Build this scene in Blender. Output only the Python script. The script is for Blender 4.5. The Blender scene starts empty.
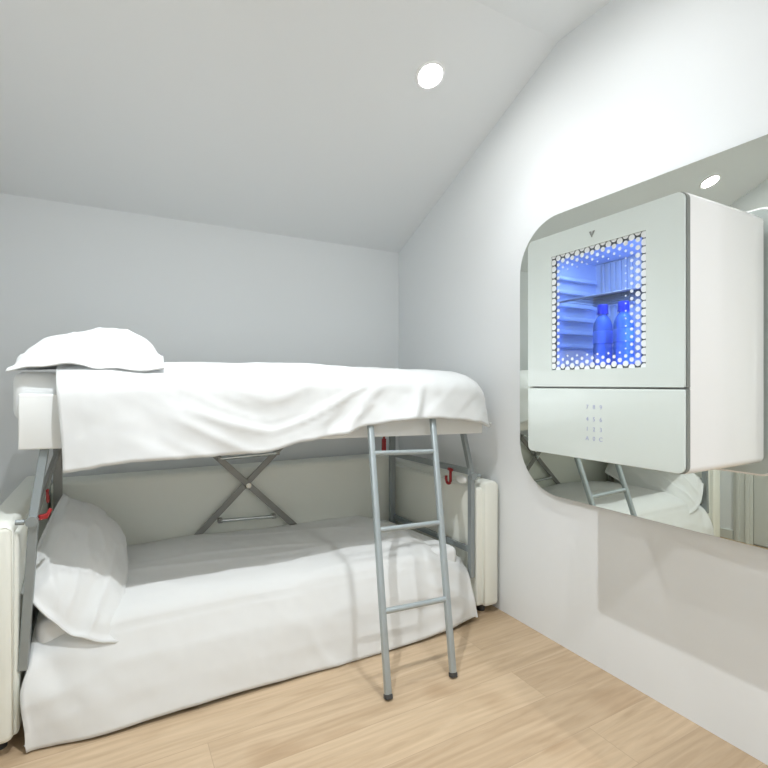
import bpy, bmesh, math, random
from mathutils import Vector, Matrix, noise
random.seed(4)
sc = bpy.context.scene
COL = sc.collection
R = math.radians

# ------------------------------------------------------------------ helpers
def link(o):
    COL.objects.link(o); return o

def tag(o, label=None, cat=None, group=None, kind=None):
    if label: o['label'] = label
    if cat: o['category'] = cat
    if group: o['group'] = group
    if kind: o['kind'] = kind
    return o

def empty(name, loc, label, cat, group=None):
    o = bpy.data.objects.new(name, None); link(o)
    o.location = loc; o.empty_display_size = .1
    return tag(o, label, cat, group)

def build(name, bm, m, parent=None, smooth=False, angle=None):
    """world-space bmesh -> one mesh object (kept in place when parented)"""
    bmesh.ops.recalc_face_normals(bm, faces=bm.faces[:])
    me = bpy.data.meshes.new(name); bm.to_mesh(me); bm.free()
    if smooth:
        for p in me.polygons: p.use_smooth = True
        if angle is not None:
            try: me.set_sharp_from_angle(angle=R(angle))
            except Exception: pass
    o = bpy.data.objects.new(name, me); link(o)
    if m: me.materials.append(m)
    if parent is not None:
        bpy.context.view_layer.update()
        o.parent = parent
        o.matrix_parent_inverse = parent.matrix_world.inverted()
    else:
        c = sum((Vector(b) for b in o.bound_box), Vector()) / 8
        c.z = min(b[2] for b in o.bound_box)
        me.transform(Matrix.Translation(-c)); o.location = c
    return o

def hexa(bm, pts, bev=0.0, seg=2):
    """eight corners: bottom 4 (ccw) then top 4"""
    vs = [bm.verts.new(p) for p in pts]
    fs = [(3,2,1,0),(4,5,6,7),(0,1,5,4),(1,2,6,5),(2,3,7,6),(3,0,4,7)]
    faces = [bm.faces.new([vs[i] for i in f]) for f in fs]
    if bev:
        ed = {e for f in faces for e in f.edges}
        bmesh.ops.bevel(bm, geom=list(ed), offset=bev, segments=seg, profile=.5, affect='EDGES')

def box(bm, x0, x1, y0, y1, z0, z1, bev=0.0, seg=2):
    hexa(bm, [(x0,y0,z0),(x1,y0,z0),(x1,y1,z0),(x0,y1,z0),(x0,y0,z1),(x1,y0,z1),(x1,y1,z1),(x0,y1,z1)], bev, seg)

def bar(bm, a, b, w, d, ref=(0,1,0), bev=.003):
    """rectangular tube from a to b; w across ref x axis, d along ref"""
    a, b = Vector(a), Vector(b); t = (b-a).normalized(); r = Vector(ref)
    u = t.cross(r).normalized(); v = u.cross(t).normalized()
    P = []
    for q in (a, b):
        for su, sv in ((-1,-1),(1,-1),(1,1),(-1,1)):
            P.append(q + u*su*w/2 + v*sv*d/2)
    hexa(bm, P, bev, 2)

def tube(bm, pts, r, n=12, caps=True):
    pts = [Vector(p) for p in pts]; rings = []
    for i, p in enumerate(pts):
        t = (pts[min(i+1,len(pts)-1)] - pts[max(i-1,0)]).normalized()
        ref = Vector((0,0,1)) if abs(t.z) < .9 else Vector((1,0,0))
        u = t.cross(ref).normalized(); v = t.cross(u)
        rr = r[i] if isinstance(r, (list, tuple)) else r
        rings.append([bm.verts.new(p + (u*math.cos(2*math.pi*k/n) + v*math.sin(2*math.pi*k/n))*rr) for k in range(n)])
    for a, b in zip(rings, rings[1:]):
        for k in range(n): bm.faces.new((a[k], a[(k+1)%n], b[(k+1)%n], b[k]))
    if caps:
        bm.faces.new(rings[0]); bm.faces.new(rings[-1][::-1])

def lathe(bm, prof, c, n=32):
    c = Vector(c); rings = []
    for r, z in prof:
        if r < 1e-5: rings.append([bm.verts.new(c + Vector((0,0,z)))])
        else: rings.append([bm.verts.new(c + Vector((r*math.cos(2*math.pi*k/n), r*math.sin(2*math.pi*k/n), z))) for k in range(n)])
    for a, b in zip(rings, rings[1:]):
        for k in range(n):
            k2 = (k+1) % n
            if len(a) == 1 and len(b) == 1: continue
            if len(a) == 1: bm.faces.new((a[0], b[k2], b[k]))
            elif len(b) == 1: bm.faces.new((a[k], a[k2], b[0]))
            else: bm.faces.new((a[k], a[k2], b[k2], b[k]))

def rrect(y0, y1, z0, z1, r, n=10):
    """rounded rectangle outline in (y,z)"""
    r = r if isinstance(r, (list, tuple)) else (r,)*4
    out = []
    for (cy, cz, a0, rr) in ((y1-r[0], z1-r[0], 0, r[0]), (y0+r[1], z1-r[1], 90, r[1]), (y0+r[2], z0+r[2], 180, r[2]), (y1-r[3], z0+r[3], 270, r[3])):
        for k in range(n+1):
            a = R(a0 + 90*k/n); out.append((cy + rr*math.cos(a), cz + rr*math.sin(a)))
    return out

def plate(bm, outline, x0, x1, edge=0.0):
    """outline in (y,z) extruded from x0 (room side) to x1; edge = softened front rim"""
    lo = []
    cy = sum(p[0] for p in outline)/len(outline); cz = sum(p[1] for p in outline)/len(outline)
    def ring(x, ins):
        n = len(outline); pts = []
        for i, (y, z) in enumerate(outline):
            ya, za = outline[i-1]; yb, zb = outline[(i+1) % n]
            ty, tz = yb-ya, zb-za; L = math.hypot(ty, tz) or 1
            ny, nz = tz/L, -ty/L
            pts.append(bm.verts.new((x, y - ny*ins, z - nz*ins)))
        return pts
    if edge:
        rings = [ring(x0 + edge*(1-math.sin(a)), edge*(1-math.cos(a))) for a in (R(90), R(60), R(30), 0)]
    else: rings = [ring(x0, 0)]
    rings.append(ring(x1, 0))
    for a, b in zip(rings, rings[1:]):
        n = len(a)
        for k in range(n): bm.faces.new((a[k], a[(k+1)%n], b[(k+1)%n], b[k]))
    bm.faces.new(rings[0]); bm.faces.new(rings[-1][::-1])

def sm(a, b, x):
    t = max(0., min(1., (x-a)/(b-a))); return t*t*(3-2*t)
def lerp(a, b, t): return a + (b-a)*t
def interp(tab, x):
    if x <= tab[0][0]: return tab[0][1]
    for (xa, ya), (xb, yb) in zip(tab, tab[1:]):
        if x <= xb: return lerp(ya, yb, sm(0, 1, (x-xa)/(xb-xa)))
    return tab[-1][1]
def fbm(v, o=3):
    s, a = 0., 1.
    v = Vector(v)
    for _ in range(o):
        s += a*noise.noise(v); a *= .5; v = v*2.07 + Vector((3.1, 1.7, 5.2))
    return s
def ridge(v): return 1 - abs(noise.noise(Vector(v)))*2

# ------------------------------------------------------------------ materials
def mat(name, col, rough=.5, metal=0., spec=.5, bump=None, coat=0., var=None, sheen=0., trans=0., emit=None, estr=0.):
    m = bpy.data.materials.new(name); m.use_nodes = True
    nt = m.node_tree; b = nt.nodes['Principled BSDF']
    b.inputs['Base Color'].default_value = (*col, 1)
    b.inputs['Roughness'].default_value = rough
    b.inputs['Metallic'].default_value = metal
    b.inputs['Specular IOR Level'].default_value = spec
    b.inputs['Coat Weight'].default_value = coat
    b.inputs['Coat Roughness'].default_value = .05
    b.inputs['Sheen Weight'].default_value = sheen
    b.inputs['Transmission Weight'].default_value = trans
    if emit:
        b.inputs['Emission Color'].default_value = (*emit, 1); b.inputs['Emission Strength'].default_value = estr
    tc = nt.nodes.new('ShaderNodeTexCoord')
    if bump:
        sc_, st, di = bump
        n = nt.nodes.new('ShaderNodeTexNoise'); n.inputs['Scale'].default_value = sc_; n.inputs['Detail'].default_value = 4
        bp = nt.nodes.new('ShaderNodeBump'); bp.inputs['Strength'].default_value = st; bp.inputs['Distance'].default_value = di
        nt.links.new(tc.outputs['Object'], n.inputs['Vector']); nt.links.new(n.outputs['Fac'], bp.inputs['Height'])
        nt.links.new(bp.outputs['Normal'], b.inputs['Normal'])
    if var:
        sc_, amt = var
        n = nt.nodes.new('ShaderNodeTexNoise'); n.inputs['Scale'].default_value = sc_; n.inputs['Detail'].default_value = 3
        mx = nt.nodes.new('ShaderNodeMix'); mx.data_type = 'RGBA'
        mx.inputs['A'].default_value = (*[max(0, c-amt) for c in col], 1); mx.inputs['B'].default_value = (*[min(1, c+amt) for c in col], 1)
        nt.links.new(tc.outputs['Object'], n.inputs['Vector']); nt.links.new(n.outputs['Fac'], mx.inputs['Factor'])
        nt.links.new(mx.outputs['Result'], b.inputs['Base Color'])
    return m

M = {}
M['wall'] = mat('wall_paint', (.775,.80,.815), .55, spec=.25, bump=(220, .05, .001), var=(1.3, .006))
M['ceil'] = mat('ceiling_paint', (.785,.805,.815), .7, spec=.2, bump=(200, .04, .001))
M['linen'] = mat('white_cotton', (.735,.755,.765), .85, spec=.15, bump=(600, .08, .0006), sheen=.15)
M['linen_low'] = mat('white_percale', (.735,.75,.75), .85, spec=.15, bump=(600, .08, .0006), sheen=.15)
M['leather'] = mat('cream_leatherette', (.825,.845,.785), .42, spec=.4, bump=(160, .12, .0008), var=(6, .01))
M['board'] = mat('cream_fabric_panel', (.84,.86,.86), .6, spec=.3, bump=(300, .08, .0006))
M['mattress'] = mat('mattress_ticking', (.84,.86,.87), .8, spec=.2, bump=(400, .1, .0006))
M['steel'] = mat('grey_powder_coated_steel', (.30,.335,.345), .38, metal=.35, spec=.5, bump=(900, .04, .0003))
M['ladder'] = mat('silver_grey_lacquer', (.39,.44,.46), .35, metal=.4, spec=.5, bump=(900, .03, .0003))
M['brace'] = mat('dark_grey_steel', (.29,.29,.275), .42, metal=.5, bump=(700, .04, .0003))
M['chrome'] = mat('chrome', (.62,.66,.66), .18, metal=1.)
M['rubber'] = mat('dark_rubber', (.05,.05,.05), .6)
M['red'] = mat('red_plastic', (.33,.010,.012), .35, spec=.5, coat=.2)
M['white_gloss'] = mat('white_gloss_lacquer', (.82,.825,.82), .16, spec=.5, coat=.5, bump=(30, .01, .001))
M['door_glass'] = mat('back_painted_white_glass', (.64,.705,.685), .08, spec=.5, coat=.6)
M['seam'] = mat('dark_seam', (.20,.215,.20), .5)
M['gasket'] = mat('grey_gasket', (.13,.15,.17), .5)
M['cavity'] = mat('fridge_liner', (.55,.60,.68), .35, spec=.5)
M['ribs'] = mat('aluminium_cooling_plate', (.40,.42,.44), .5, metal=.0)
M['mirror'] = mat('silvered_mirror', (.75,.785,.73), 0.0, metal=1.)
M['mirror_edge'] = mat('mirror_edge', (.55,.62,.58), .2)
M['dots'] = mat('white_enamel_dots', (.80,.84,.86), .25)
M['key'] = mat('keypad_print', (.33,.36,.52), .4, emit=(.5,.55,1), estr=.05)
M['logo'] = mat('logo_print', (.22,.23,.22), .4)
M['cap'] = mat('blue_bottle_cap', (.012,.03,.42), .35)
M['label'] = mat('bottle_label', (.14,.28,.80), .5)
M['door'] = mat('grey_door_lacquer', (.50,.515,.49), .4, spec=.4, var=(2, .01))
M['casing'] = mat('door_casing_lacquer', (.58,.595,.565), .4, spec=.4)
M['rim'] = mat('downlight_rim', (.85,.85,.85), .35)

def thin_glass(name, tint, ior=1.45):
    m = bpy.data.materials.new(name); m.use_nodes = True; nt = m.node_tree
    for n in list(nt.nodes): nt.nodes.remove(n)
    o = nt.nodes.new('ShaderNodeOutputMaterial'); mx = nt.nodes.new('ShaderNodeMixShader')
    t = nt.nodes.new('ShaderNodeBsdfTransparent'); t.inputs['Color'].default_value = (*tint, 1)
    g = nt.nodes.new('ShaderNodeBsdfGlossy'); g.inputs['Roughness'].default_value = .02
    lw = nt.nodes.new('ShaderNodeFresnel'); lw.inputs['IOR'].default_value = ior
    nt.links.new(lw.outputs['Fac'], mx.inputs['Fac']); nt.links.new(t.outputs[0], mx.inputs[1]); nt.links.new(g.outputs[0], mx.inputs[2])
    nt.links.new(mx.outputs[0], o.inputs['Surface'])
    return m
M['glass'] = thin_glass('clear_door_glass', (.93,.96,.97))
M['shelf'] = thin_glass('shelf_glass', (.95,.98,1), ior=1.03)

def bottle_mat():
    m = bpy.data.materials.new('blue_bottle_plastic'); m.use_nodes = True; nt = m.node_tree
    for n in list(nt.nodes): nt.nodes.remove(n)
    o = nt.nodes.new('ShaderNodeOutputMaterial'); mx = nt.nodes.new('ShaderNodeMixShader'); m2 = nt.nodes.new('ShaderNodeMixShader')
    t = nt.nodes.new('ShaderNodeBsdfTransparent'); t.inputs['Color'].default_value = (.74,.85,1,1)
    d = nt.nodes.new('ShaderNodeBsdfDiffuse'); d.inputs['Color'].default_value = (.16,.36,1,1)
    g = nt.nodes.new('ShaderNodeBsdfGlossy'); g.inputs['Roughness'].default_value = .08
    fr = nt.nodes.new('ShaderNodeFresnel'); fr.inputs['IOR'].default_value = 1.4
    mx.inputs['Fac'].default_value = .5
    nt.links.new(t.outputs[0], mx.inputs[1]); nt.links.new(d.outputs[0], mx.inputs[2])
    nt.links.new(fr.outputs[0], m2.inputs['Fac']); nt.links.new(mx.outputs[0], m2.inputs[1]); nt.links.new(g.outputs[0], m2.inputs[2])
    nt.links.new(m2.outputs[0], o.inputs['Surface'])
    return m
M['bottle'] = bottle_mat()

def emis(name, col, s):
    m = bpy.data.materials.new(name); m.use_nodes = True; b = m.node_tree.nodes['Principled BSDF']
    b.inputs['Base Color'].default_value = (.9,.9,.9,1); b.inputs['Emission Color'].default_value = (*col, 1); b.inputs['Emission Strength'].default_value = s
    return m
M['lens'] = emis('lit_downlight_lens', (1,.985,.95), 60)

def floor_mat():
    m = bpy.data.materials.new('pale_oak_planks'); m.use_nodes = True; nt = m.node_tree; b = nt.nodes['Principled BSDF']
    N = nt.nodes.new; L = nt.links.new
    tc = N('ShaderNodeTexCoord')
    br = N('ShaderNodeTexBrick'); br.offset = .37; br.offset_frequency = 2
    br.inputs['Scale'].default_value = 1; br.inputs['Brick Width'].default_value = 1.9; br.inputs['Row Height'].default_value = .192
    br.inputs['Mortar Size'].default_value = .0011; br.inputs['Mortar Smooth'].default_value = .3; br.inputs['Bias'].default_value = 0
    br.inputs['Color1'].default_value = (.0,.0,.0,1); br.inputs['Color2'].default_value = (1,1,1,1); br.inputs['Mortar'].default_value = (.5,.5,.5,1)
    mpb = N('ShaderNodeMapping'); mpb.inputs['Location'].default_value = (.31,.07,0)
    L(tc.outputs['Object'], mpb.inputs['Vector']); L(mpb.outputs[0], br.inputs['Vector'])
    # grain, stretched along the planks and shifted from plank to plank
    sh = N('ShaderNodeVectorMath'); sh.operation = 'MULTIPLY_ADD'; sh.inputs[1].default_value = (7,3,5)
    L(br.outputs['Color'], sh.inputs[0]); L(tc.outputs['Object'], sh.inputs[2])
    mp = N('ShaderNodeMapping'); mp.inputs['Scale'].default_value = (1.6,16,1); L(sh.outputs[0], mp.inputs['Vector'])
    n1 = N('ShaderNodeTexNoise'); n1.inputs['Scale'].default_value = 1.5; n1.inputs['Detail'].default_value = 7; n1.inputs['Roughness'].default_value = .6; n1.inputs['Distortion'].default_value = 1.1
    L(mp.outputs[0], n1.inputs['Vector'])
    mp2 = N('ShaderNodeMapping'); mp2.inputs['Scale'].default_value = (.7,4.5,1); L(sh.outputs[0], mp2.inputs['Vector'])
    wv = N('ShaderNodeTexWave'); wv.bands_direction = 'Y'; wv.inputs['Scale'].default_value = 2.2; wv.inputs['Distortion'].default_value = 9; wv.inputs['Detail'].default_value = 2.5; wv.inputs['Detail Scale'].default_value = 1.1
    L(mp2.outputs[0], wv.inputs['Vector'])
    n2 = N('ShaderNodeTexNoise'); n2.inputs['Scale'].default_value = 2.3; n2.inputs['Detail'].default_value = 2
    L(sh.outputs[0], n2.inputs['Vector'])
    r1 = N('ShaderNodeValToRGB'); e = r1.color_ramp.elements
    e[0].position = .25; e[0].color = (.45,.33,.21,1); e[1].position = .72; e[1].color = (.60,.465,.32,1)
    L(n1.outputs['Fac'], r1.inputs['Fac'])
    mxw = N('ShaderNodeMix'); mxw.data_type = 'RGBA'; mxw.blend_type = 'MULTIPLY'; mxw.inputs['Factor'].default_value = .07
    L(r1.outputs[0], mxw.inputs['A']); L(wv.outputs['Color'], mxw.inputs['B'])
    mxp = N('ShaderNodeMix'); mxp.data_type = 'RGBA'; mxp.blend_type = 'MULTIPLY'; mxp.inputs['Factor'].default_value = 1
    rp = N('ShaderNodeValToRGB'); rp.color_ramp.elements[0].color = (.88,.86,.84,1); rp.color_ramp.elements[1].color = (1.0,1.0,1.0,1)
    L(br.outputs['Color'], rp.inputs['Fac']); L(mxw.outputs['Result'], mxp.inputs['A']); L(rp.outputs[0], mxp.inputs['B'])
    mxk = N('ShaderNodeMix'); mxk.data_type = 'RGBA'; mxk.blend_type = 'MULTIPLY'
    rk = N('ShaderNodeValToRGB'); rk.color_ramp.elements[0].position = .30; rk.color_ramp.elements[0].color = (.80,.74,.68,1); rk.color_ramp.elements[1].position = .42; rk.color_ramp.elements[1].color = (1,1,1,1)
    L(n2.outputs['Fac'], rk.inputs['Fac']); mxk.inputs['Factor'].default_value = .8
    L(mxp.outputs['Result'], mxk.inputs['A']); L(rk.outputs[0], mxk.inputs['B'])
    mxm = N('ShaderNodeMix'); mxm.data_type = 'RGBA'
    L(br.outputs['Fac'], mxm.inputs['Factor']); L(mxk.outputs['Result'], mxm.inputs['A']); mxm.inputs['B'].default_value = (.38,.285,.19,1)
    L(mxm.outputs['Result'], b.inputs['Base Color'])
    b.inputs['Roughness'].default_value = .38; b.inputs['Specular IOR Level'].default_value = .35
    bp = N('ShaderNodeBump'); bp.inputs['Strength'].default_value = .12; bp.inputs['Distance'].default_value = .001
    L(n1.outputs['Fac'], bp.inputs['Height']); L(bp.outputs[0], b.inputs['Normal'])
    return m
M['floor'] = floor_mat()

# ------------------------------------------------------------------ room shell
XL, XR, YB, YF = -.645, 1.835, 3.087, -1.75
ZK, YK, ZB = 2.83, 1.62, 2.178          # flat ceiling height, knee, height at the back wall
def slope_z(y): return ZK if y <= YK else ZK + (ZB-ZK)*(y-YK)/(YB-YK)

def wall(name, pts, off, m):
    """polygon extruded outward by off"""
    bm = bmesh.new(); off = Vector(off)
    a = [bm.verts.new(p) for p in pts]; b = [bm.verts.new(Vector(p)+off) for p in pts]
    bm.faces.new(a); bm.faces.new(b[::-1]); n = len(a)
    for i in range(n): bm.faces.new((a[i], a[(i+1)%n], b[(i+1)%n], b[i]))
    return tag(build(name, bm, m), kind='structure')

wall('floor', [(XL,YF,0),(XR,YF,0),(XR,YB,0),(XL,YB,0)], (0,0,-.1), M['floor'])
wall('wall_back', [(XL,YB,0),(XR,YB,0),(XR,YB,ZB),(XL,YB,ZB)], (0,.1,0), M['wall'])
wall('wall_front', [(XL,YF,0),(XR,YF,0),(XR,YF,ZK),(XL,YF,ZK)], (0,-.1,0), M['wall'])
side = lambda x: [(x,YF,0),(x,YB,0),(x,YB,ZB),(x,YK,ZK),(x,YF,ZK)]
wall('wall_right', side(XR), (.1,0,0), M['wall'])
wall('wall_left', side(XL), (-.1,0,0), M['wall'])
bm = bmesh.new()
prof = [(YF,ZK),(YK,ZK),(YB,ZB),(YB,ZB+.12),(YK,ZK+.12),(YF,ZK+.12)]
a = [bm.verts.new((XL,y,z)) for y, z in prof]; b = [bm.verts.new((XR,y,z)) for y, z in prof]
for i in range(6): bm.faces.new((a[i], a[(i+1)%6], b[(i+1)%6], b[i]))
bm.faces.new(a); bm.faces.new(b[::-1])
tag(build('ceiling', bm, M['ceil']), kind='structure')

# grey door with casing and skirting on the left wall (seen in the mirror)
bm = bmesh.new(); box(bm, XL+.001, XL+.022, .98, 1.892, .012, 2.05, .002)
dr = build('door_1', bm, M['door']); tag(dr, kind='structure')
bm = bmesh.new()
tube(bm, [(XL+.022,1.06,1.02),(XL+.065,1.06,1.02),(XL+.065,1.10,1.02),(XL+.065,1.18,1.02)], .009)
build('door_handle', bm, M['chrome'], dr, True, 40)
bm = bmesh.new()
for y0, y1 in ((.84,.975),(1.897,2.035)):
    box(bm, XL+.001, XL+.018, y0, y1, 0, 2.18, .003)
    box(bm, XL+.018, XL+.030, y0+.02, y0+.05, 0, 2.15, .003)
    box(bm, XL+.018, XL+.026, y1-.045, y1-.02, 0, 2.15, .003)
box(bm, XL+.001, XL+.018, .975, 1.897, 2.055, 2.18, .003)
tag(build('trim_1', bm, M['casing']), kind='structure')
bm = bmesh.new(); box(bm, XL+.001, XL+.014, 2.04, YB-.001, 0, .07, .002)
tag(build('baseboard_left', bm, M['casing']), kind='structure')

# ------------------------------------------------------------------ downlights
def downlight(x, y, label, power, narrow, blend=.25, wide=0, rad=.013):
    z = slope_z(y); ang = math.atan2(ZK-ZB, YB-YK) if y > YK else 0
    root = empty('downlight', (x, y, z), label, 'ceiling light', 'recessed downlights in the ceiling')
    rot = Matrix.Translation((x,y,z)) @ Matrix.Rotation(-ang, 4, 'X')
    bm = bmesh.new()
    lathe(bm, [(.055,-.001),(.059,-.007),(.068,-.008),(.072,-.004),(.072,.0),(.055,.0)], (0,0,0), 36)
    bm.transform(rot); build('trim_ring', bm, M['rim'], root, True, 40)
    bm = bmesh.new(); lathe(bm, [(0,-.006),(.052,-.004),(.054,0),(0,0)], (0,0,0), 32)
    bm.transform(rot); build('lens', bm, M['lens'], root, True, 40)
    nrm = Vector((0, -math.sin(ang), -math.cos(ang)))      # the lamp looks square out of the ceiling
    for nm, ang_, bl, pw in (('beam', narrow, blend, power), ('spill', 170, 1.0, wide)):
        if pw <= 0: continue
        ld = bpy.data.lights.new('downlight_'+nm, 'SPOT'); ld.energy = pw; ld.spot_size = R(ang_); ld.spot_blend = bl
        ld.shadow_soft_size = rad; ld.color = LAMP
        lo = bpy.data.objects.new('downlight_'+nm, ld); link(lo)
        lo.location = Vector((x, y, z)) + nrm*.021
        lo.rotation_euler = (-ang, 0, 0)
        bpy.context.view_layer.update(); lo.parent = root; lo.matrix_parent_inverse = root.matrix_world.inverted()
    return root
LAMP = (.95,.978,1.0)
downlight(1.324, 1.937, 'bright recessed round downlight in the sloped ceiling above the ladder', 15, 116, .9, 4)
downlight(-.148, 1.957, 'recessed downlight in the sloped ceiling above the pillow end, seen in the mirror', 18, 104, .8, 3)
downlight(1.25, 1.15, 'recessed downlight in the flat ceiling over the white cabinet', 18, 92, .9, 10)
downlight(.12, 1.12, 'recessed downlight in the flat ceiling over the floor near the grey door', 84, 100, .5, 12)
downlight(1.20, -.75, 'added unseen ceiling light near the front wall, brightening the cabinet side', 82, 130, .6, 28, .05)  # added lamp behind the camera, brightens the cabinet side and bed fronts

# ------------------------------------------------------------------ sofa bunk bed
bunk = empty('bunk_bed', (.70, 2.5, 0), 'cream sofa bunk bed with grey steel posts and raised upper bunk', 'bunk bed')
def armrest(x0, x1, inner, ztop, st=.035):
    bm = bmesh.new()
    if inner > 0: box(bm, x0+.012, x1, 2.03, 3.06, .045, ztop-.03, .012, 3); box(bm, x0, x1-st, 2.0, 3.065, .04, ztop, .022, 4)
    else: box(bm, x0, x1-.012, 2.025, 3.06, .045, ztop-.03, .012, 3); box(bm, x0+st, x1, 2.0, 3.065, .04, ztop, .022, 4)
    a = build('armrest', bm, M['leather'], bunk, True, 50)
    bm = bmesh.new()                                     # stitched piping round the front edge
    xa, xb = (x0+.004, x1-st-.004) if inner > 0 else (x0+st+.004, x1-.004)
    tube(bm, [(xa,2.012,.06),(xa,2.008,ztop-.02),(xa+.014,2.006,ztop-.006),(xb-.014,2.006,ztop-.006),(xb,2.008,ztop-.02),(xb,2.012,.06)], .003, 8)
    build('piping', bm, M['leather'], a, True)
    for y in (2.07, 2.92):
        bm = bmesh.new(); lathe(bm, [(0,0),(.02,0),(.022,.042),(0,.042)], ((x0+x1)/2, y, 0), 16)
        build('foot', bm, M['rubber'], bunk, True, 40)
armrest(-.385, -.272, 1, .755, .012)
armrest(1.682, 1.812, -1, .70)

bm = bmesh.new(); box(bm, -.262, 1.676, 2.868, 3.05, .10, .738, .03, 4)
bmesh.ops.subdivide_edges(bm, edges=bm.edges[:], cuts=2, use_grid_fill=True)
build('sofa_back', bm, M['leather'], bunk, True, 50)
bm = bmesh.new(); box(bm, -.262, 1.672, 2.10, 2.86, .05, .20, .01)
build('seat_base', bm, M['leather'], bunk)

# upper bunk: tray with a padded front panel
bm = bmesh.new()
hexa(bm, [(-.279,2.060,.995),(1.702,2.004,.962),(1.704,2.034,.962),(-.277,2.090,.995),
          (-.279,2.060,1.187),(1.702,2.004,1.150),(1.704,2.034,1.150),(-.277,2.090,1.187)], .006, 3)
build('front_panel', bm, M['board'], bunk, True, 50)
bm = bmesh.new()
hexa(bm, [(-.270,2.095,1.00),(1.700,2.040,.967),(1.715,2.90,.967),(-.255,2.94,1.00),
          (-.270,2.095,1.085),(1.700,2.040,1.052),(1.715,2.90,1.052),(-.255,2.94,1.085)], .006)
build('bunk_base', bm, M['board'], bunk, True, 50)

def P(name, mkey, *bars, par=None, ref=(0,1,0)):
    bm = bmesh.new()
    for (a, b, w, d) in bars: bar(bm, a, b, w, d, ref)
    return build(name, bm, M[mkey], par or bunk)
# right hand folding frame
P('front_post', 'steel', ((1.660,2.045,.20),(1.660,2.045,.735),.026,.030))
P('swing_post', 'steel', ((1.664,2.045,.735),(1.660,2.118,.970),.024,.028))
P('rear_post', 'steel', ((1.622,2.815,.20),(1.622,2.815,.975),.036,.030))
P('top_rail', 'steel', ((1.655,2.05,.757),(1.632,2.82,.757),.016,.034), ref=(0,0,1))
P('bottom_rail', 'steel', ((1.655,2.055,.345),(1.632,2.82,.345),.016,.030), ref=(0,0,1))
# left hand folding frame
P('front_post', 'steel', ((-.262,2.045,.255),(-.232,2.040,.760),.028,.034))
P('swing_post', 'steel', ((-.236,2.040,.752),(-.206,2.100,1.002),.026,.032))
P('rear_post', 'brace', ((-.226,2.815,.20),(-.226,2.815,1.005),.036,.030))
P('top_rail', 'brace', ((-.232,2.045,.765),(-.226,2.82,.905),.016,.034), ref=(0,0,1))
P('bottom_rail', 'steel', ((-.258,2.055,.30),(-.229,2.82,.345),.016,.030), ref=(0,0,1))
for x, y, z in ((1.662,2.026,.735), (-.236,2.018,.757)):
    bm = bmesh.new()
    tube(bm, [(x,y-.006,z),(x,y+.012,z)], .018, 16)
    tube(bm, [(x-.02*(1 if x<0 else -1),y+.004,z),(x-.045*(1 if x<0 else -1),y+.004,z+.002)], .009, 12)
    build('hinge_knuckle', bm, M['steel'], bunk, True, 40)
# scissor brace behind
Yb = 2.835
def sx(x, z): k = Yb/2.735; return (x*k, 1.22+(z-1.22)*k)
def flat(a, b, y): a, b = sx(*a), sx(*b); return ((a[0],y,a[1]),(b[0],y,b[1]),.034,.010)
P('brace_arm', 'brace', flat((.375,.405),(.955,.970),Yb))
P('brace_arm', 'brace', flat((.960,.365),(.345,.976),Yb-.014))
px_, pz_ = sx(.655,.664)
bm = bmesh.new(); tube(bm, [(px_,Yb-.030,pz_),(px_,Yb+.008,pz_)], .015, 20); tube(bm, [(px_,Yb-.036,pz_),(px_,Yb-.028,pz_)], .008, 12)
build('pivot_bolt', bm, M['chrome'], bunk, True, 40)
for pa, pb in (((.505,.492),(.795,.478)), ((.500,.822),(.815,.832))):
    (xa, za), (xb, zb) = sx(*pa), sx(*pb)
    bm = bmesh.new(); tube(bm, [(xa,Yb-.028,za),(xb,Yb-.028,zb)], .0105, 12)
    c = build('crossbar', bm, M['chrome'], bunk, True, 40)
    for x, z in ((xa,za),(xb,zb)):
        bm = bmesh.new(); box(bm, x-.012, x+.012, Yb-.038, Yb-.002, z-.012, z+.012, .003)
        build('bracket', bm, M['brace'], c)
# red hooks and levers
def hook(x, y, z, s):
    bm = bmesh.new(); pts = [(x,y,z+.045*s),(x,y,z)]
    for k in range(9):
        a = R(180 + 180*k/8); pts.append((x - .0*k, y+.016*s + .016*s*math.cos(a), z + .018*s*math.sin(a)))
    pts.append((x,y+.032*s,z+.014*s))
    tube(bm, pts, .0065*s, 10)
    tube(bm, [(x,y-.012*s,z+.045*s),(x,y+.014*s,z+.047*s)], .007*s, 10)
    return build('safety_hook', bm, M['red'], bunk, True)
tag(hook(1.637, 2.195, .690, 1.25), 'red plastic hook')
bm = bmesh.new(); bar(bm, (1.552,2.800,.865),(1.545,2.790,.78), .030, .012); bar(bm, (1.559,2.800,.92),(1.552,2.800,.865), .014, .012)
tag(build('release_lever', bm, M['red'], bunk), 'red lever')
bm = bmesh.new(); bar(bm, (-.222,2.060,.758),(-.196,2.07,.760), .018, .014); bar(bm, (-.199,2.07,.757),(-.188,2.08,.782), .012, .012)
tag(build('release_lever', bm, M['red'], bunk), 'red lever')
tag(hook(-.205, 2.16, .80, .7), 'red plastic hook')
# pale pads added for the light caught on the arm panels' inner corners
for x, s in ((1.650,1),(-.245,-1)):
    bm = bmesh.new(); bmesh.ops.create_uvsphere(bm, u_segments=16, v_segments=10, radius=1)
    bm.transform(Matrix.Translation((x, 2.115 if s > 0 else 2.16, .706 if s > 0 else .715)) @ Matrix.Diagonal((.012,.045,.022,1)))
    build('lit_corner_pad', bm, M['board'], bunk, True)

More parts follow.
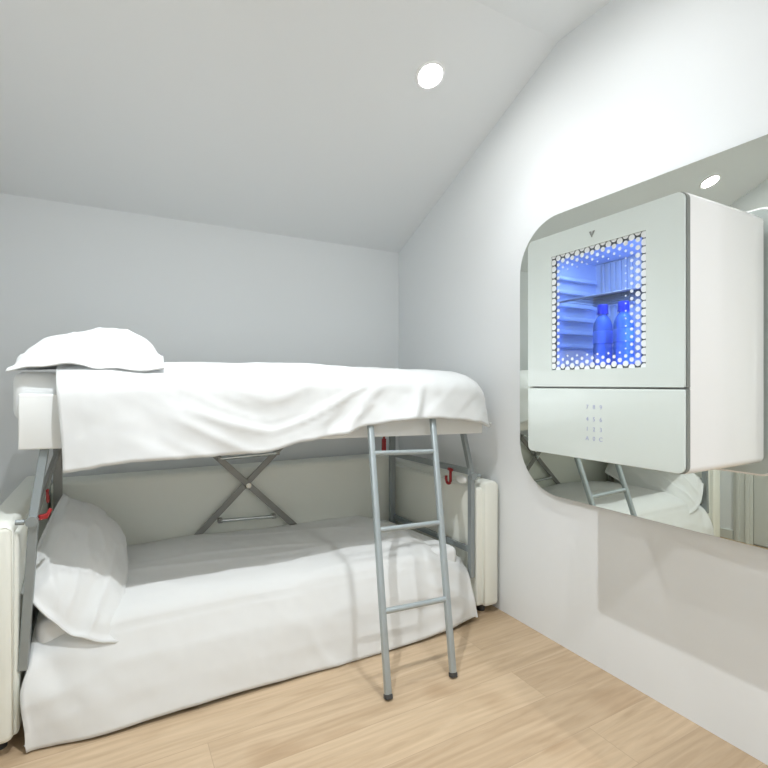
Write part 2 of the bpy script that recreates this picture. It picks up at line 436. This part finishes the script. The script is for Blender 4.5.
# ------------------------------------------------------------------ mattresses
def mattress(pts, label, name='mattress'):
    bm = bmesh.new(); hexa(bm, pts, .035, 5)
    o = build(name, bm, M['mattress'], None, True, 60)
    return tag(o, label, 'mattress', 'bunk mattresses')
mattress([(-.302,2.10,1.090),(1.665,2.05,1.060),(1.675,2.85,1.060),(-.292,2.89,1.090),
          (-.302,2.10,1.265),(1.665,2.05,1.225),(1.675,2.85,1.225),(-.292,2.89,1.265)],
         'white mattress on the raised upper bunk, bare at its left end below the pillow')
mattress([(-.235,2.075,.205),(1.600,2.075,.205),(1.600,2.855,.205),(-.235,2.855,.205),
          (-.235,2.075,.395),(1.600,2.075,.365),(1.600,2.855,.325),(-.235,2.855,.365)],
         'mattress of the lower bunk, under the cover that reaches the floor')

# ------------------------------------------------------------------ bedding
def grid_mesh(name, rows, m, disp, thick, label, cat, group, flip=False):
    """rows: list of lists of Vector (regular grid). disp(i,j,p,n)->offset along normal"""
    nr, nc = len(rows), len(rows[0])
    bm = bmesh.new(); V = [[bm.verts.new(p) for p in r] for r in rows]
    for i in range(nr-1):
        for j in range(nc-1):
            bm.faces.new((V[i][j], V[i][j+1], V[i+1][j+1], V[i+1][j]))
    if flip: bmesh.ops.reverse_faces(bm, faces=bm.faces[:])
    bm.normal_update()
    N = [[v.normal.copy() for v in r] for r in V]
    for i in range(nr):
        for j in range(nc):
            V[i][j].co += N[i][j]*disp(i, j, rows[i][j], N[i][j])
    me = bpy.data.meshes.new(name); bm.to_mesh(me); bm.free()
    for p in me.polygons: p.use_smooth = True
    me.materials.append(m)
    o = bpy.data.objects.new(name, me); link(o)
    c = sum((v.co for v in me.vertices), Vector())/len(me.vertices); c.z = min(v.co.z for v in me.vertices)
    me.transform(Matrix.Translation(-c)); o.location = c
    if thick:
        md = o.modifiers.new('thickness', 'SOLIDIFY'); md.thickness = thick; md.offset = -1
    return tag(o, label, cat, group)

def resample(pts, n):
    L = [0]
    for a, b in zip(pts, pts[1:]): L.append(L[-1] + (Vector(b)-Vector(a)).length)
    out = []; k = 0
    for i in range(n):
        d = L[-1]*i/(n-1)
        while k < len(L)-2 and L[k+1] < d: k += 1
        t = (d-L[k])/max(1e-9, L[k+1]-L[k]); out.append(Vector(pts[k]).lerp(Vector(pts[k+1]), min(1,t)))
    return out

def bez(p0, p1, p2, n=8):
    return [tuple((1-t)**2*a + 2*t*(1-t)*b + t*t*c for a, b, c in zip(p0, p1, p2)) for t in [k/n for k in range(n+1)]]

# --- upper duvet
HEM = [(-.175,.918),(-.10,.925),(-.03,.936),(.06,.944),(.26,.944),(.40,.946),(.53,.948),(.72,.984),(.88,1.002),(1.0,1.036),(1.14,1.052),(1.34,1.056),(1.50,1.045),(1.63,1.026),(1.71,1.006),(1.75,1.0)]
def up_section(x, drop=0., inset=0., n=96):
    hem = interp(HEM, x)
    zt = 1.302 + .012*math.sin((x+.2)*2.2) - .008*sm(1.2,1.6,x) - .012*(1-sm(-.18,0,x)) - drop
    yf = 1.968 + inset + .025*(1-sm(-.18,.1,x))
    yfb = yf - .022
    if x > .9: yfb -= .008*sm(.9,1.1,x)
    yb = 2.885 - inset
    pts = [(yb+.012, 1.12), (yb+.010, 1.20)]
    pts += bez((yb+.010,zt-.09),(yb,zt-.004),(yb-.11,zt),8)
    pts += [(2.68,zt+.004),(2.45,zt+.006),(2.30,zt+.004)]
    pts += bez((2.20,zt),(yf+.01,zt-.005),(yf,zt-.125),12)
    pts += [(lerp(yf,yfb,k/4), lerp(zt-.125,hem,k/4)) for k in range(1,5)]
    return [Vector((x, p[0], p[1])) for p in resample([(a,b,0) for a,b in pts], n)]
rows = []
xs = [-.172 + (1.60+.172)*i/150 for i in range(151)]
for x in xs: rows.append(up_section(x))
for k in range(1, 13):
    t = R(90*k/12); rows.append(up_section(1.60 + .128*math.sin(t), .085*(1-math.cos(t)), .045*(1-math.cos(t))))
last = rows[-1]; zh = 1.005
for k in range(1, 9):
    q = 1 - k/8*.98
    rows.append([Vector((1.728 + .010*k/8 - .004*(k==8), p.y, zh + (p.z-zh)*q if p.z > zh else p.z)) for p in last])
# slanting left edge, a little longer at the hem
for i in range(40):
    w = (1-i/40)**2
    for j in range(96):
        f = sm(.70, 1, j/95); rows[i][j].x += .026*f*w + .002*(1-f)*w
def upd(i, j, p, n):
    front = sm(2.16, 2.0, p.y) if False else 1 - sm(2.0, 2.2, p.y)
    hemv = interp(HEM, min(p.x, 1.72)); top = 1.30
    hrel = (p.z-hemv)/(top-hemv)
    q = p.z - .55*abs(p.x-.56)**1.35
    swag = (ridge((q*9.0, p.x*1.5, .3))**3)*.0095 + noise.noise(Vector((q*24, p.x*2.6, 2.2)))*.0042 + noise.noise(Vector((q*48, p.x*5, 9.1)))*.0026
    amp = front*(.35+.65*sm(.98, .45, hrel) if False else front)*sm(-.05,.3,p.x)*(1-.55*sm(1.0,1.3,p.x))
    amp *= 1 - .75*sm(.55, 1.0, hrel)
    d = swag*amp
    # gathers above the ladder
    d += front*.016*math.exp(-((p.x-1.23-.12*(hrel))/.035)**2)*(1-sm(.3,.9,hrel))
    d -= front*.012*math.exp(-((p.x-1.29-.05*hrel)/.03)**2)*(1-sm(.3,.8,hrel))
    d += front*.010*math.exp(-((p.x-.90-.25*hrel)/.035)**2)*(1-sm(.3,.9,hrel))
    d -= front*.010*math.exp(-((p.x-.80-.25*hrel)/.04)**2)*(1-sm(.3,.9,hrel))
    # vertical wobble of the skirt near the hem
    d += front*.007*noise.noise(Vector((p.x*9, 0, 7.7)))*(1-sm(0,.4,hrel))
    # soft quilt volume
    d += .010*fbm((p.x*2.6, p.y*3.0, p.z*3.0+4), 3) + .0018*fbm((p.x*14, p.y*14, p.z*14), 2)
    return d
duv = grid_mesh('duvet', rows, M['linen'], upd, .014, 'white duvet spread over the upper bunk, its wrinkled front edge hanging down', 'duvet', 'white duvets on the bunks')

# --- lower duvet
def low_section(x, n=96):
    zt = .425 - .018*sm(.3,1.3,x) - .105*sm(1.36,1.645,x) - .085*(1-sm(-.25,.06,x))
    e = sm(1.40,1.64,x); l = 1 - sm(-.25,.0,x)
    yf = 2.022 - .0*e; hemY = 1.948 + .035*l + .022*e
    hz = .012 + .006*math.sin(x*5) + .012*sm(1.45,1.64,x)
    pts = [(2.858, zt-.06),(2.838, zt-.030),(2.75,zt-.022),(2.55,zt-.004),(2.32,zt+.004)]
    pts += bez((2.20,zt-.004),(2.045,zt-.012),(yf,zt-.10),12)
    pts += [(1.985+.006*l, zt-.19), (lerp(1.985,hemY,.65), lerp(zt-.19,hz,.5)), (hemY,hz)]
    return [Vector((x, p[0], p[1])) for p in resample([(a,b,0) for a,b in pts], n)]
rows = []
xl = -.246
# left end face, from the floor up
first = low_section(xl)
for k in range(8, 0, -1):
    q = 1 - k/8
    rows.append([Vector((xl - .004*k/8, p.y, .03 + (p.z-.03)*q)) for p in first])
for i in range(151): rows.append(low_section(xl + (1.635-xl)*i/150))
for r_ in rows:                       # the lower left corner is pushed out past the post
    for p in r_: p.x -= .020*sm(.02,.2,p.z)*(1-sm(.19,.28,p.z))*(1-sm(-.25,-.12,p.x))
last = rows[-1]
for k in range(1, 9):
    q = 1 - k/8
    rows.append([Vector((1.635 + .008*math.sin(k/8*3.14) , p.y, .022 + (p.z-.022)*q)) for p in last])
def lowd(i, j, p, n):
    front = 1 - sm(2.0, 2.12, p.y)
    d = .007*fbm((p.x*2.2, p.y*3, p.z*4+9), 3) + .0016*fbm((p.x*13, p.y*13, p.z*13), 2)
    # lengthwise creases on the top
    d += (1-front)*.008*(ridge((p.x*1.1, (p.y+.12*p.x)*7, 1.4))**4 - .3)
    # crease along the mattress edge
    d -= .0055*math.exp(-((p.z-.335+.03*sm(1.2,1.6,p.x))/.006)**2)*front
    # left corner folds and slight billow near the floor
    l = 1 - sm(-.25, .12, p.x)
    if i < 9: return 0
    d += front*l*.011*noise.noise(Vector((p.x*11+p.z*6, p.z*4, 3.3)))
    d += front*.008*noise.noise(Vector((p.x*3.2, p.z*2.2, 8.1)))
    d += front*.007*(ridge((p.x*2+p.z*1.5, p.z*5, 5.5))**4)*sm(.3,.8,p.x)
    return d
grid_mesh('duvet', rows, M['linen_low'], lowd, .010, 'white duvet on the lower bunk, its front side falling straight to the floor', 'duvet', 'white duvets on the bunks')

# --- pillows
def pillow(corners, T, bulge, flange, m, label, seed, sag=None, pw=2.4, px=.8, pinch=.055, pxr=None, rnd=.03, ff=None, n=64, m2=52):
    """corners: (front-left, front-right, back-right, back-left); closed pillow with a flat oxford flange"""
    c = [Vector(p) for p in corners]
    if pxr is None: pxr = px
    if ff is None: ff = flange
    def mid(u, v):
        uu, vv = 2*u-1, 2*v-1; k = 1 - rnd*uu*uu*vv*vv
        u, v = (uu*k+1)/2, (vv*k+1)/2
        p = c[0].lerp(c[1], u).lerp(c[3].lerp(c[2], u), v)
        uu, vv = 2*u-1, 2*v-1
        # edges pull in between the corners
        cen = (c[0]+c[1]+c[2]+c[3])/4
        pin = pinch*((1-uu*uu)*vv**4 + (1-vv*vv)*uu**4)
        p = p.lerp(cen, pin)
        if sag: p = p + sag(u, v)
        return p
    nrm = (c[1]-c[0]).cross(c[3]-c[0]).normalized()
    if nrm.z < 0: nrm = -nrm
    bm = bmesh.new(); top = []; bot = []
    for i in range(n+1):
        rt, rb = [], []
        for j in range(m2+1):
            u, v = i/n, j/m2; p = mid(u, v)
            fu = min(u, 1-u)/flange; fv = min(v, 1-v)/flange
            e = max(0, min(1, min(fu, fv) - 1 + 0.0))
            a = max(0., (min(u,1-u)-flange)/(.5-flange)) if flange < .5 else 0
            b_ = max(0., (v-ff)/(.5-ff) if v < .5 else (1-v-flange)/(.5-flange))
            prof = (1-(1-a)**pw)**(px if u < .5 else pxr) * (1-(1-b_)**pw)**px
            w = .006 + T*prof
            nz = fbm((u*3.0+seed, v*3.0, seed), 3)*.018*min(1, prof*1.6+.25)
            nz += (ridge((u*4.2+v*1.5+seed, v*2.2-u*1.6, seed*.7))**4)*.015*(prof > 0)*(1-.6*prof)
            fl = noise.noise(Vector((u*6+seed, v*6, 4.4)))*.010*(1-min(1, prof*3))
            rt.append(bm.verts.new(p + nrm*(w*bulge + nz*.9 + fl)))
            edge = i in (0, n) or j in (0, m2)
            rb.append(bm.verts.new(p + nrm*(-w*(1-bulge) + fl)))
        top.append(rt); bot.append(rb)
    for i in range(n):
        for j in range(m2):
            bm.faces.new((top[i][j], top[i+1][j], top[i+1][j+1], top[i][j+1]))
            bm.faces.new((bot[i][j], bot[i][j+1], bot[i+1][j+1], bot[i+1][j]))
    for i in range(n):
        bm.faces.new((top[i][0], bot[i][0], bot[i+1][0], top[i+1][0])); bm.faces.new((top[i][m2], top[i+1][m2], bot[i+1][m2], bot[i][m2]))
    for j in range(m2):
        bm.faces.new((top[0][j], top[0][j+1], bot[0][j+1], bot[0][j])); bm.faces.new((top[n][j], bot[n][j], bot[n][j+1], top[n][j+1]))
    o = build('pillow', bm, m, None, True)
    return tag(o, label, 'pillow', 'white pillows on the bunks')

def sag_up(u, v):     # the front hem droops over the edge of the bed
    return Vector((0, 0, -.045*(1-sm(0,.14,v))*sm(.25,.9,u) + .006*math.sin(u*3.1)*(1-sm(0,.3,v)) + .030*sm(0,.10,v)*(1-sm(.10,.40,v))*math.sin(3.14*min(1,u+.06))))
pillow([(-.322,2.06,1.262),(.178,1.985,1.318),(.215,2.62,1.335),(-.325,2.66,1.290)], .150, .93, .03, M['linen'],
       'plump white pillow lying on the left end of the upper bunk', 2.3, sag_up, 2.2, .68, .04, .50, ff=.105)
def sag_low(u, v):
    return Vector((0, -.02*(1-sm(0,.3,v))*math.sin(3.14*u), -.055*sm(.05,.5,u)*(1-sm(.8,1,u)*.5)*(1-sm(0,.35,v))))
pillow([(-.292,2.05,.500),(.068,1.995,.300),(.066,2.70,.485),(-.200,2.66,.742)], .130, .75, .035, M['linen_low'],
       'white pillow leaning on the left post of the lower bunk', 6.1, sag_low, 2.4, .55, .015, rnd=.08)

# ------------------------------------------------------------------ ladder
lad = empty('ladder', (1.09, 1.65, 0), 'grey metal three rung ladder leaning on the upper bunk, its feet on the floor', 'ladder')
LB, LT = Vector((.934,1.650,.0)), Vector((1.026,1.988,1.10))
RB, RT = Vector((1.240,1.643,.0)), Vector((1.366,1.984,1.10))
for b0, t0 in ((LB,LT),(RB,RT)):
    d = (t0-b0).normalized()
    bm = bmesh.new(); bar(bm, b0 + d*.012, t0, .027, .024, (0,1,0), .006)
    build('upright', bm, M['ladder'], lad, True, 50)
    bm = bmesh.new(); bar(bm, b0+d*.003, b0 + d*.022, .030, .027, (0,1,0), .004)
    tag(build('foot_cap', bm, M['rubber'], lad), 'black rubber foot cap')
    bm = bmesh.new(); tube(bm, [t0-d*.02, t0+Vector((0,.004,.06)), t0+Vector((0,.02,.078)), t0+Vector((0,.045,.08))], .007, 10)
    build('hanging_hook', bm, M['ladder'], lad, True)
for z, dz in ((.912,-.012),(.600,-.009),(.298,-.010)):
    t = z/1.10
    a, b = LB.lerp(LT, t), RB.lerp(RT, t+dz/1.1)
    bm = bmesh.new(); tube(bm, [a, b], .0115, 16)
    build('rung', bm, M['ladder'], lad, True, 50)

# ------------------------------------------------------------------ mirror
bm = bmesh.new(); plate(bm, rrect(.506,1.845,.697,2.009,(.245,.245,.245,.245), 16), 1.812, 1.817)
mir = build('mirror', bm, M['mirror'])
tag(mir, 'large frameless mirror with rounded corners on the right wall behind the white cabinet', 'mirror')
bm = bmesh.new(); plate(bm, rrect(.556,1.795,.747,1.959,.20, 16), 1.8171, 1.8345)
build('backing', bm, M['mirror_edge'], mir)

# ------------------------------------------------------------------ minibar cabinet
XF = 1.34; CY0, CY1, CZ0, CZ1 = .755, 1.326, .974, 1.742; ZD = 1.208
cab = empty('minibar_cabinet', (1.55, 1.04, CZ0), 'white minibar cabinet with a glass fridge door above a keypad safe, hung on the mirror', 'cabinet')
FY0, FY1, FZ0, FZ1 = .80, 1.285, 1.265, 1.685      # fridge cavity
FX0, FX1 = XF+.045, 1.665
# body: rounded box with the cavity open to the front
bm = bmesh.new()
out = rrect(CY0, CY1, CZ0, CZ1, .022, 6)
xb0, xb1 = XF+.022, 1.768
n = len(out)
def inset(o, d):
    res = []
    for i, (y, z) in enumerate(o):
        ya, za = o[i-1]; yb_, zb_ = o[(i+1)%len(o)]; L = math.hypot(yb_-ya, zb_-za)
        res.append((y-(zb_-za)/L*d, z+(yb_-ya)/L*d))
    return res
rings = [[bm.verts.new((xb0, y, z)) for y, z in inset(out, .002)]]
rings.append([bm.verts.new((xb0+.003, y, z)) for y, z in out])
for a in (0, 30, 60, 90):
    rr = .016; rings.append([bm.verts.new((xb1-rr+rr*math.sin(R(a)), y, z)) for y, z in inset(out, rr*(1-math.cos(R(a))))])
for a, b in zip(rings, rings[1:]):
    for k in range(n): bm.faces.new((a[k], a[(k+1)%n], b[(k+1)%n], b[k]))
bm.faces.new(rings[-1][::-1])
# front face with the rectangular opening (four strips fanned from the outline)
hole = [bm.verts.new((xb0, y, z)) for y, z in ((FY1,FZ1),(FY0,FZ1),(FY0,FZ0),(FY1,FZ0))]
q = n//4
for s in range(4):
    seg = rings[0][s*q:(s+1)*q]
    for a, b in zip(seg, seg[1:]): bm.faces.new((a, b, hole[s]))
    nx = rings[0][((s+1)*q) % n]
    bm.faces.new((seg[-1], nx, hole[(s+1)%4], hole[s]))
body = build('body', bm, M['white_gloss'], cab, True, 35)
# liner of the fridge
bm = bmesh.new()
o_ = [(FY1,FZ1),(FY0,FZ1),(FY0,FZ0),(FY1,FZ0)]
A = [bm.verts.new((xb0+.001, y, z)) for y, z in o_]; B = [bm.verts.new((FX1, y, z)) for y, z in o_]
for k in range(4): bm.faces.new((A[k], A[(k+1)%4], B[(k+1)%4], B[k]))
bm.faces.new(B)
for z in (1.355,1.405,1.455,1.505,1.555,1.605):      # moulded shelf supports on both side walls
    box(bm, XF+.07, FX1-.02, FY1-.022, FY1-.0005, z, z+.014, .003)
    box(bm, XF+.07, FX1-.01, FY0+.0005, FY0+.010, z, z+.014, .003)
build('fridge_liner', bm, M['cavity'], body)
bm = bmesh.new(); box(bm, FX1-.012, FX1-.002, FY0+.03, FY1-.03, 1.33, FZ1-.004, .002)
for k in range(18):
    y = FY0+.045 + k*(FY1-FY0-.09)/17; box(bm, FX1-.018, FX1-.011, y-.006, y+.006, 1.335, FZ1-.006, .002)
build('cooling_plate', bm, M['ribs'], body)
bm = bmesh.new(); box(bm, XF+.10, FX1-.03, FY0+.011, FY1-.011, 1.518, 1.523, .001)
shf = build('shelf', bm, M['shelf'], body)
bm = bmesh.new()
for x in (XF+.10, FX1-.03): tube(bm, [(x,FY0+.011,1.5205),(x,FY1-.011,1.5205)], .0035, 8)
build('shelf_edge', bm, M['brace'], body, True)
bm = bmesh.new(); box(bm, XF+.06, XF+.075, FY0+.06, FY1-.06, FZ1-.012, FZ1-.001, .002)
build('light_strip', bm, emis('blue_led_strip', (.25,.45,1), 8), body)
ld = bpy.data.lights.new('fridge_led', 'AREA'); ld.shape = 'RECTANGLE'; ld.size = .05; ld.size_y = .34; ld.energy = 1.3; ld.color = (.36,.53,1)
lo = bpy.data.objects.new('fridge_led', ld); link(lo); lo.location = (XF+.085, (FY0+FY1)/2, FZ1-.016); lo.rotation_euler = (0, R(-20), 0)
lo.parent = body; bpy.context.view_layer.update(); lo.matrix_parent_inverse = body.matrix_world.inverted()
bm = bmesh.new(); box(bm, XF+.06, XF+.075, FY0+.001, FY0+.010, 1.285, 1.50, .002)
build('light_strip', bm, emis('added_blue_glow', (.06,.16,1), 6), body)  # added glowing strip, put in to brighten the bottles and lower fridge
ld = bpy.data.lights.new('fridge_side_fill', 'AREA'); ld.shape = 'RECTANGLE'; ld.size = .03; ld.size_y = .20; ld.energy = 1.6; ld.color = (.06,.17,1)  # fill lamp of the added strip
lo = bpy.data.objects.new('fridge_side_fill', ld); link(lo); lo.location = (XF+.08, FY0+.016, 1.39)
lo.rotation_euler = Vector((-.6,-1,0)).to_track_quat('Z','Y').to_euler()
lo.parent = body; bpy.context.view_layer.update(); lo.matrix_parent_inverse = body.matrix_world.inverted()

# fridge door: dark edge carcass, painted glass with a window, clear pane, enamel dots
WY0, WY1, WZ0, WZ1 = .868, 1.214, 1.268, 1.662
def frame_plate(bm, outer, inner, x0, x1):
    """rounded outline with a rectangular hole; outer from rrect, inner (y1,z1),(y0,z1),(y0,z0),(y1,z0)"""
    n = len(outer); q = n//4
    for x, flip in ((x0, False), (x1, True)):
        o = [bm.verts.new((x, y, z)) for y, z in outer]; h = [bm.verts.new((x, y, z)) for y, z in inner]
        for s in range(4):
            seg = o[s*q:(s+1)*q]
            for a, b in zip(seg, seg[1:]): bm.faces.new((a, b, h[s]))
            bm.faces.new((seg[-1], o[((s+1)*q) % n], h[(s+1)%4], h[s]))
        if flip: o1, h1 = o, h
        else: o0, h0 = o, h
    for k in range(n): bm.faces.new((o0[k], o0[(k+1)%n], o1[(k+1)%n], o1[k]))
    for k in range(4): bm.faces.new((h0[k], h0[(k+1)%4], h1[(k+1)%4], h1[k]))
win = [(WY1,WZ1),(WY0,WZ1),(WY0,WZ0),(WY1,WZ0)]
bm = bmesh.new(); frame_plate(bm, rrect(CY0+.004, CY1-.002, ZD+.003, CZ1-.003, (.020,.020,.004,.004), 6), win, XF, XF+.007)
fd = build('fridge_door', bm, M['door_glass'], cab)
cav = [(FY1-.02,FZ1-.025),(FY0+.06,FZ1-.025),(FY0+.06,FZ0+.005),(FY1-.02,FZ0+.005)]
bm = bmesh.new(); frame_plate(bm, rrect(CY0+.001, CY1-.004, ZD+.002, CZ1-.001, (.022,.022,.004,.004), 6), [(WY1+.012,WZ1+.012),(WY0-.012,WZ1+.012),(WY0-.012,WZ0-.006),(WY1+.012,WZ0-.006)], XF+.0075, XF+.0215)
build('door_edge', bm, M['seam'], fd)
bm = bmesh.new()
gi = [(WY1-.014,WZ1-.014),(WY0+.018,WZ1-.014),(WY0+.018,WZ0+.012),(WY1-.014,WZ0+.012)]
go = [(WY1+.012,WZ1+.012),(WY0-.012,WZ1+.012),(WY0-.012,WZ0-.006),(WY1+.012,WZ0-.006)]
for x in (XF+.008, XF+.012):
    o = [bm.verts.new((x,y,z)) for y, z in go]; h = [bm.verts.new((x,y,z)) for y, z in gi]
    for k in range(4): bm.faces.new((o[k], o[(k+1)%4], h[(k+1)%4], h[k]))
build('gasket', bm, M['gasket'], fd)
bm = bmesh.new(); box(bm, XF+.0050, XF+.0068, WY0+.0005, WY1-.0005, WZ0+.0005, WZ1-.0005)
build('window_pane', bm, M['glass'], fd)
bm = bmesh.new(); pitch = .0225; cw = pitch*.866
nc = int((WY1-WY0)/cw)+1; y00 = (WY0+WY1)/2 - (nc-1)*cw/2
for i in range(nc):
    for j in range(30):
        y = y00 + i*cw; z = WZ0 + .002 + (j + .5*(i % 2))*pitch
        if z > WZ1+.004: continue
        d = min((y-WY0)*.80, (WY1-y)*1.2, z-WZ0, WZ1-z)
        r = .0099*max(0, 1 - max(0, d-.008)/.060)
        if r < .0022: continue
        if d > .072: continue
        c0 = [bm.verts.new((XF+.0035, y+r*math.cos(2*math.pi*k/14), z+r*math.sin(2*math.pi*k/14))) for k in range(14)]
        c1 = [bm.verts.new((XF+.0048, v.co.y, v.co.z)) for v in c0]
        bm.faces.new(c0)
        for k in range(14): bm.faces.new((c0[k], c0[(k+1)%14], c1[(k+1)%14], c1[k]))
build('dot_pattern', bm, M['dots'], fd)
# small mark above the window
bm = bmesh.new()
ly, lz = 1.0485, 1.699
for pts in ([(-.011,.009),(-.003,.009),(.0015,-.010),(-.0015,-.010)], [(.003,.009),(.011,.009),(.0025,-.006),(.001,-.002)]):
    a = [bm.verts.new((XF-.0012, ly-y, lz+z)) for y, z in pts]; b = [bm.verts.new((XF+.0005, v.co.y, v.co.z)) for v in a]
    bm.faces.new(a); n4 = len(a)
    for k in range(n4): bm.faces.new((a[k], a[(k+1)%n4], b[(k+1)%n4], b[k]))
build('emblem', bm, M['logo'], fd)

# safe door with keypad
bm = bmesh.new(); plate(bm, rrect(CY0+.004, CY1-.002, CZ0+.003, ZD-.003, (.004,.004,.020,.020), 6), XF, XF+.0075, .0015)
sd = build('safe_door', bm, M['door_glass'], cab, True, 30)
bm = bmesh.new(); plate(bm, rrect(CY0+.001, CY1-.004, CZ0+.001, ZD-.001, (.004,.004,.022,.022), 6), XF+.0078, XF+.0215)
build('door_edge', bm, M['seam'], sd)
KY = [1.066, 1.041, 1.016]; KZ = [1.146, 1.107, 1.075, 1.045]
for r_, line in enumerate(('789','456','123','A0C')):
    for c_, ch in enumerate(line):
        cu = bpy.data.curves.new('key', 'FONT'); cu.body = ch; cu.size = .019; cu.align_x = 'CENTER'; cu.align_y = 'CENTER'; cu.extrude = .0003
        to = bpy.data.objects.new('key', cu); link(to)
        bpy.context.view_layer.update()
        me = bpy.data.meshes.new_from_object(to.evaluated_get(bpy.context.evaluated_depsgraph_get()))
        # text faces the room (-X): its x axis runs along -Y, its y axis along Z
        me.transform(Matrix(((0,0,-1,XF-.0005),(-1,0,0,KY[c_]),(0,1,0,KZ[r_]),(0,0,0,1))))
        bmk = bmesh.new(); bmk.from_mesh(me); build('key_symbol', bmk, M['key'], sd)
        bpy.data.objects.remove(to); bpy.data.meshes.remove(me); bpy.data.curves.remove(cu)

# mounting plate behind the cabinet
bm = bmesh.new(); plate(bm, rrect(CY0-.025, CY1+.025, CZ0-.045, CZ1+.035, .05, 10), 1.788, 1.8115, .006)
mp_ = build('mounting_plate', bm, M['white_gloss'], cab, True, 40)
bm = bmesh.new(); plate(bm, rrect(CY0-.018, CY1+.018, CZ0-.038, CZ1+.028, .044, 10), 1.7865, 1.7878)
build('plate_face', bm, mat('grey_glass_plate', (.42,.47,.45), .15, coat=.4), mp_)
bm = bmesh.new(); box(bm, 1.7685, 1.7863, CY0+.10, CY1-.10, CZ0+.10, CZ1-.10)
build('hanging_bracket', bm, M['brace'], cab)

# water bottles inside the fridge
def bottle(x, y, label):
    z = FZ0 + .0005
    root = empty('water_bottle', (x, y, z), label, 'bottle', 'blue water bottles in the fridge')
    bm = bmesh.new()
    prof = [(0,.006),(.018,.004),(.026,0),(.030,.006),(.0315,.02),(.0315,.055),(.0300,.060),(.0315,.066),(.0315,.082),(.0300,.087),(.0315,.093),(.0315,.142),(.0305,.157),(.027,.170),(.021,.182),(.0150,.190),(.0140,.200),(.0140,.208),(0,.208)]
    lathe(bm, prof, (x,y,z), 32); build('bottle_body', bm, M['bottle'], root, True, 60)
    bm = bmesh.new()
    lathe(bm, [(.0142,.196),(.0185,.196),(.0185,.201),(.0175,.202),(.0175,.226),(.0160,.229),(0,.229)], (x,y,z), 24)
    tag(build('cap', bm, M['cap'], root, True, 40), 'dark blue screw cap')
    bm = bmesh.new(); lathe(bm, [(.0319,.095),(.0321,.096),(.0321,.136),(.0319,.137)], (x,y,z), 32)
    build('bottle_label', bm, M['label'], root, True, 40)
bottle(1.49, 1.122, 'blue plastic water bottle in the minibar, the left one of two')
bottle(1.49, 1.043, 'blue plastic water bottle in the minibar, the right one of two')

# ------------------------------------------------------------------ world, camera, colour
w = bpy.data.worlds.new('World'); sc.world = w; w.use_nodes = True
w.node_tree.nodes['Background'].inputs['Color'].default_value = (.9,.95,1,1)
w.node_tree.nodes['Background'].inputs['Strength'].default_value = 0.0
cd = bpy.data.cameras.new('Camera'); cd.sensor_width = 36; cd.lens = 36*491/768; cd.clip_start = .02
cam = bpy.data.objects.new('Camera', cd); link(cam)
cam.location = (0, 0, 1.22); cam.rotation_euler = (R(90), 0, R(-29))
sc.camera = cam
sc.view_settings.view_transform = 'Standard'; sc.view_settings.look = 'None'
sc.view_settings.exposure = 0.29; sc.view_settings.gamma = 1; sc.view_settings.use_curve_mapping = False
sc.cycles.max_bounces = 14; sc.cycles.diffuse_bounces = 8; sc.cycles.glossy_bounces = 6; sc.cycles.transparent_max_bounces = 16
sc.cycles.sample_clamp_indirect = 6
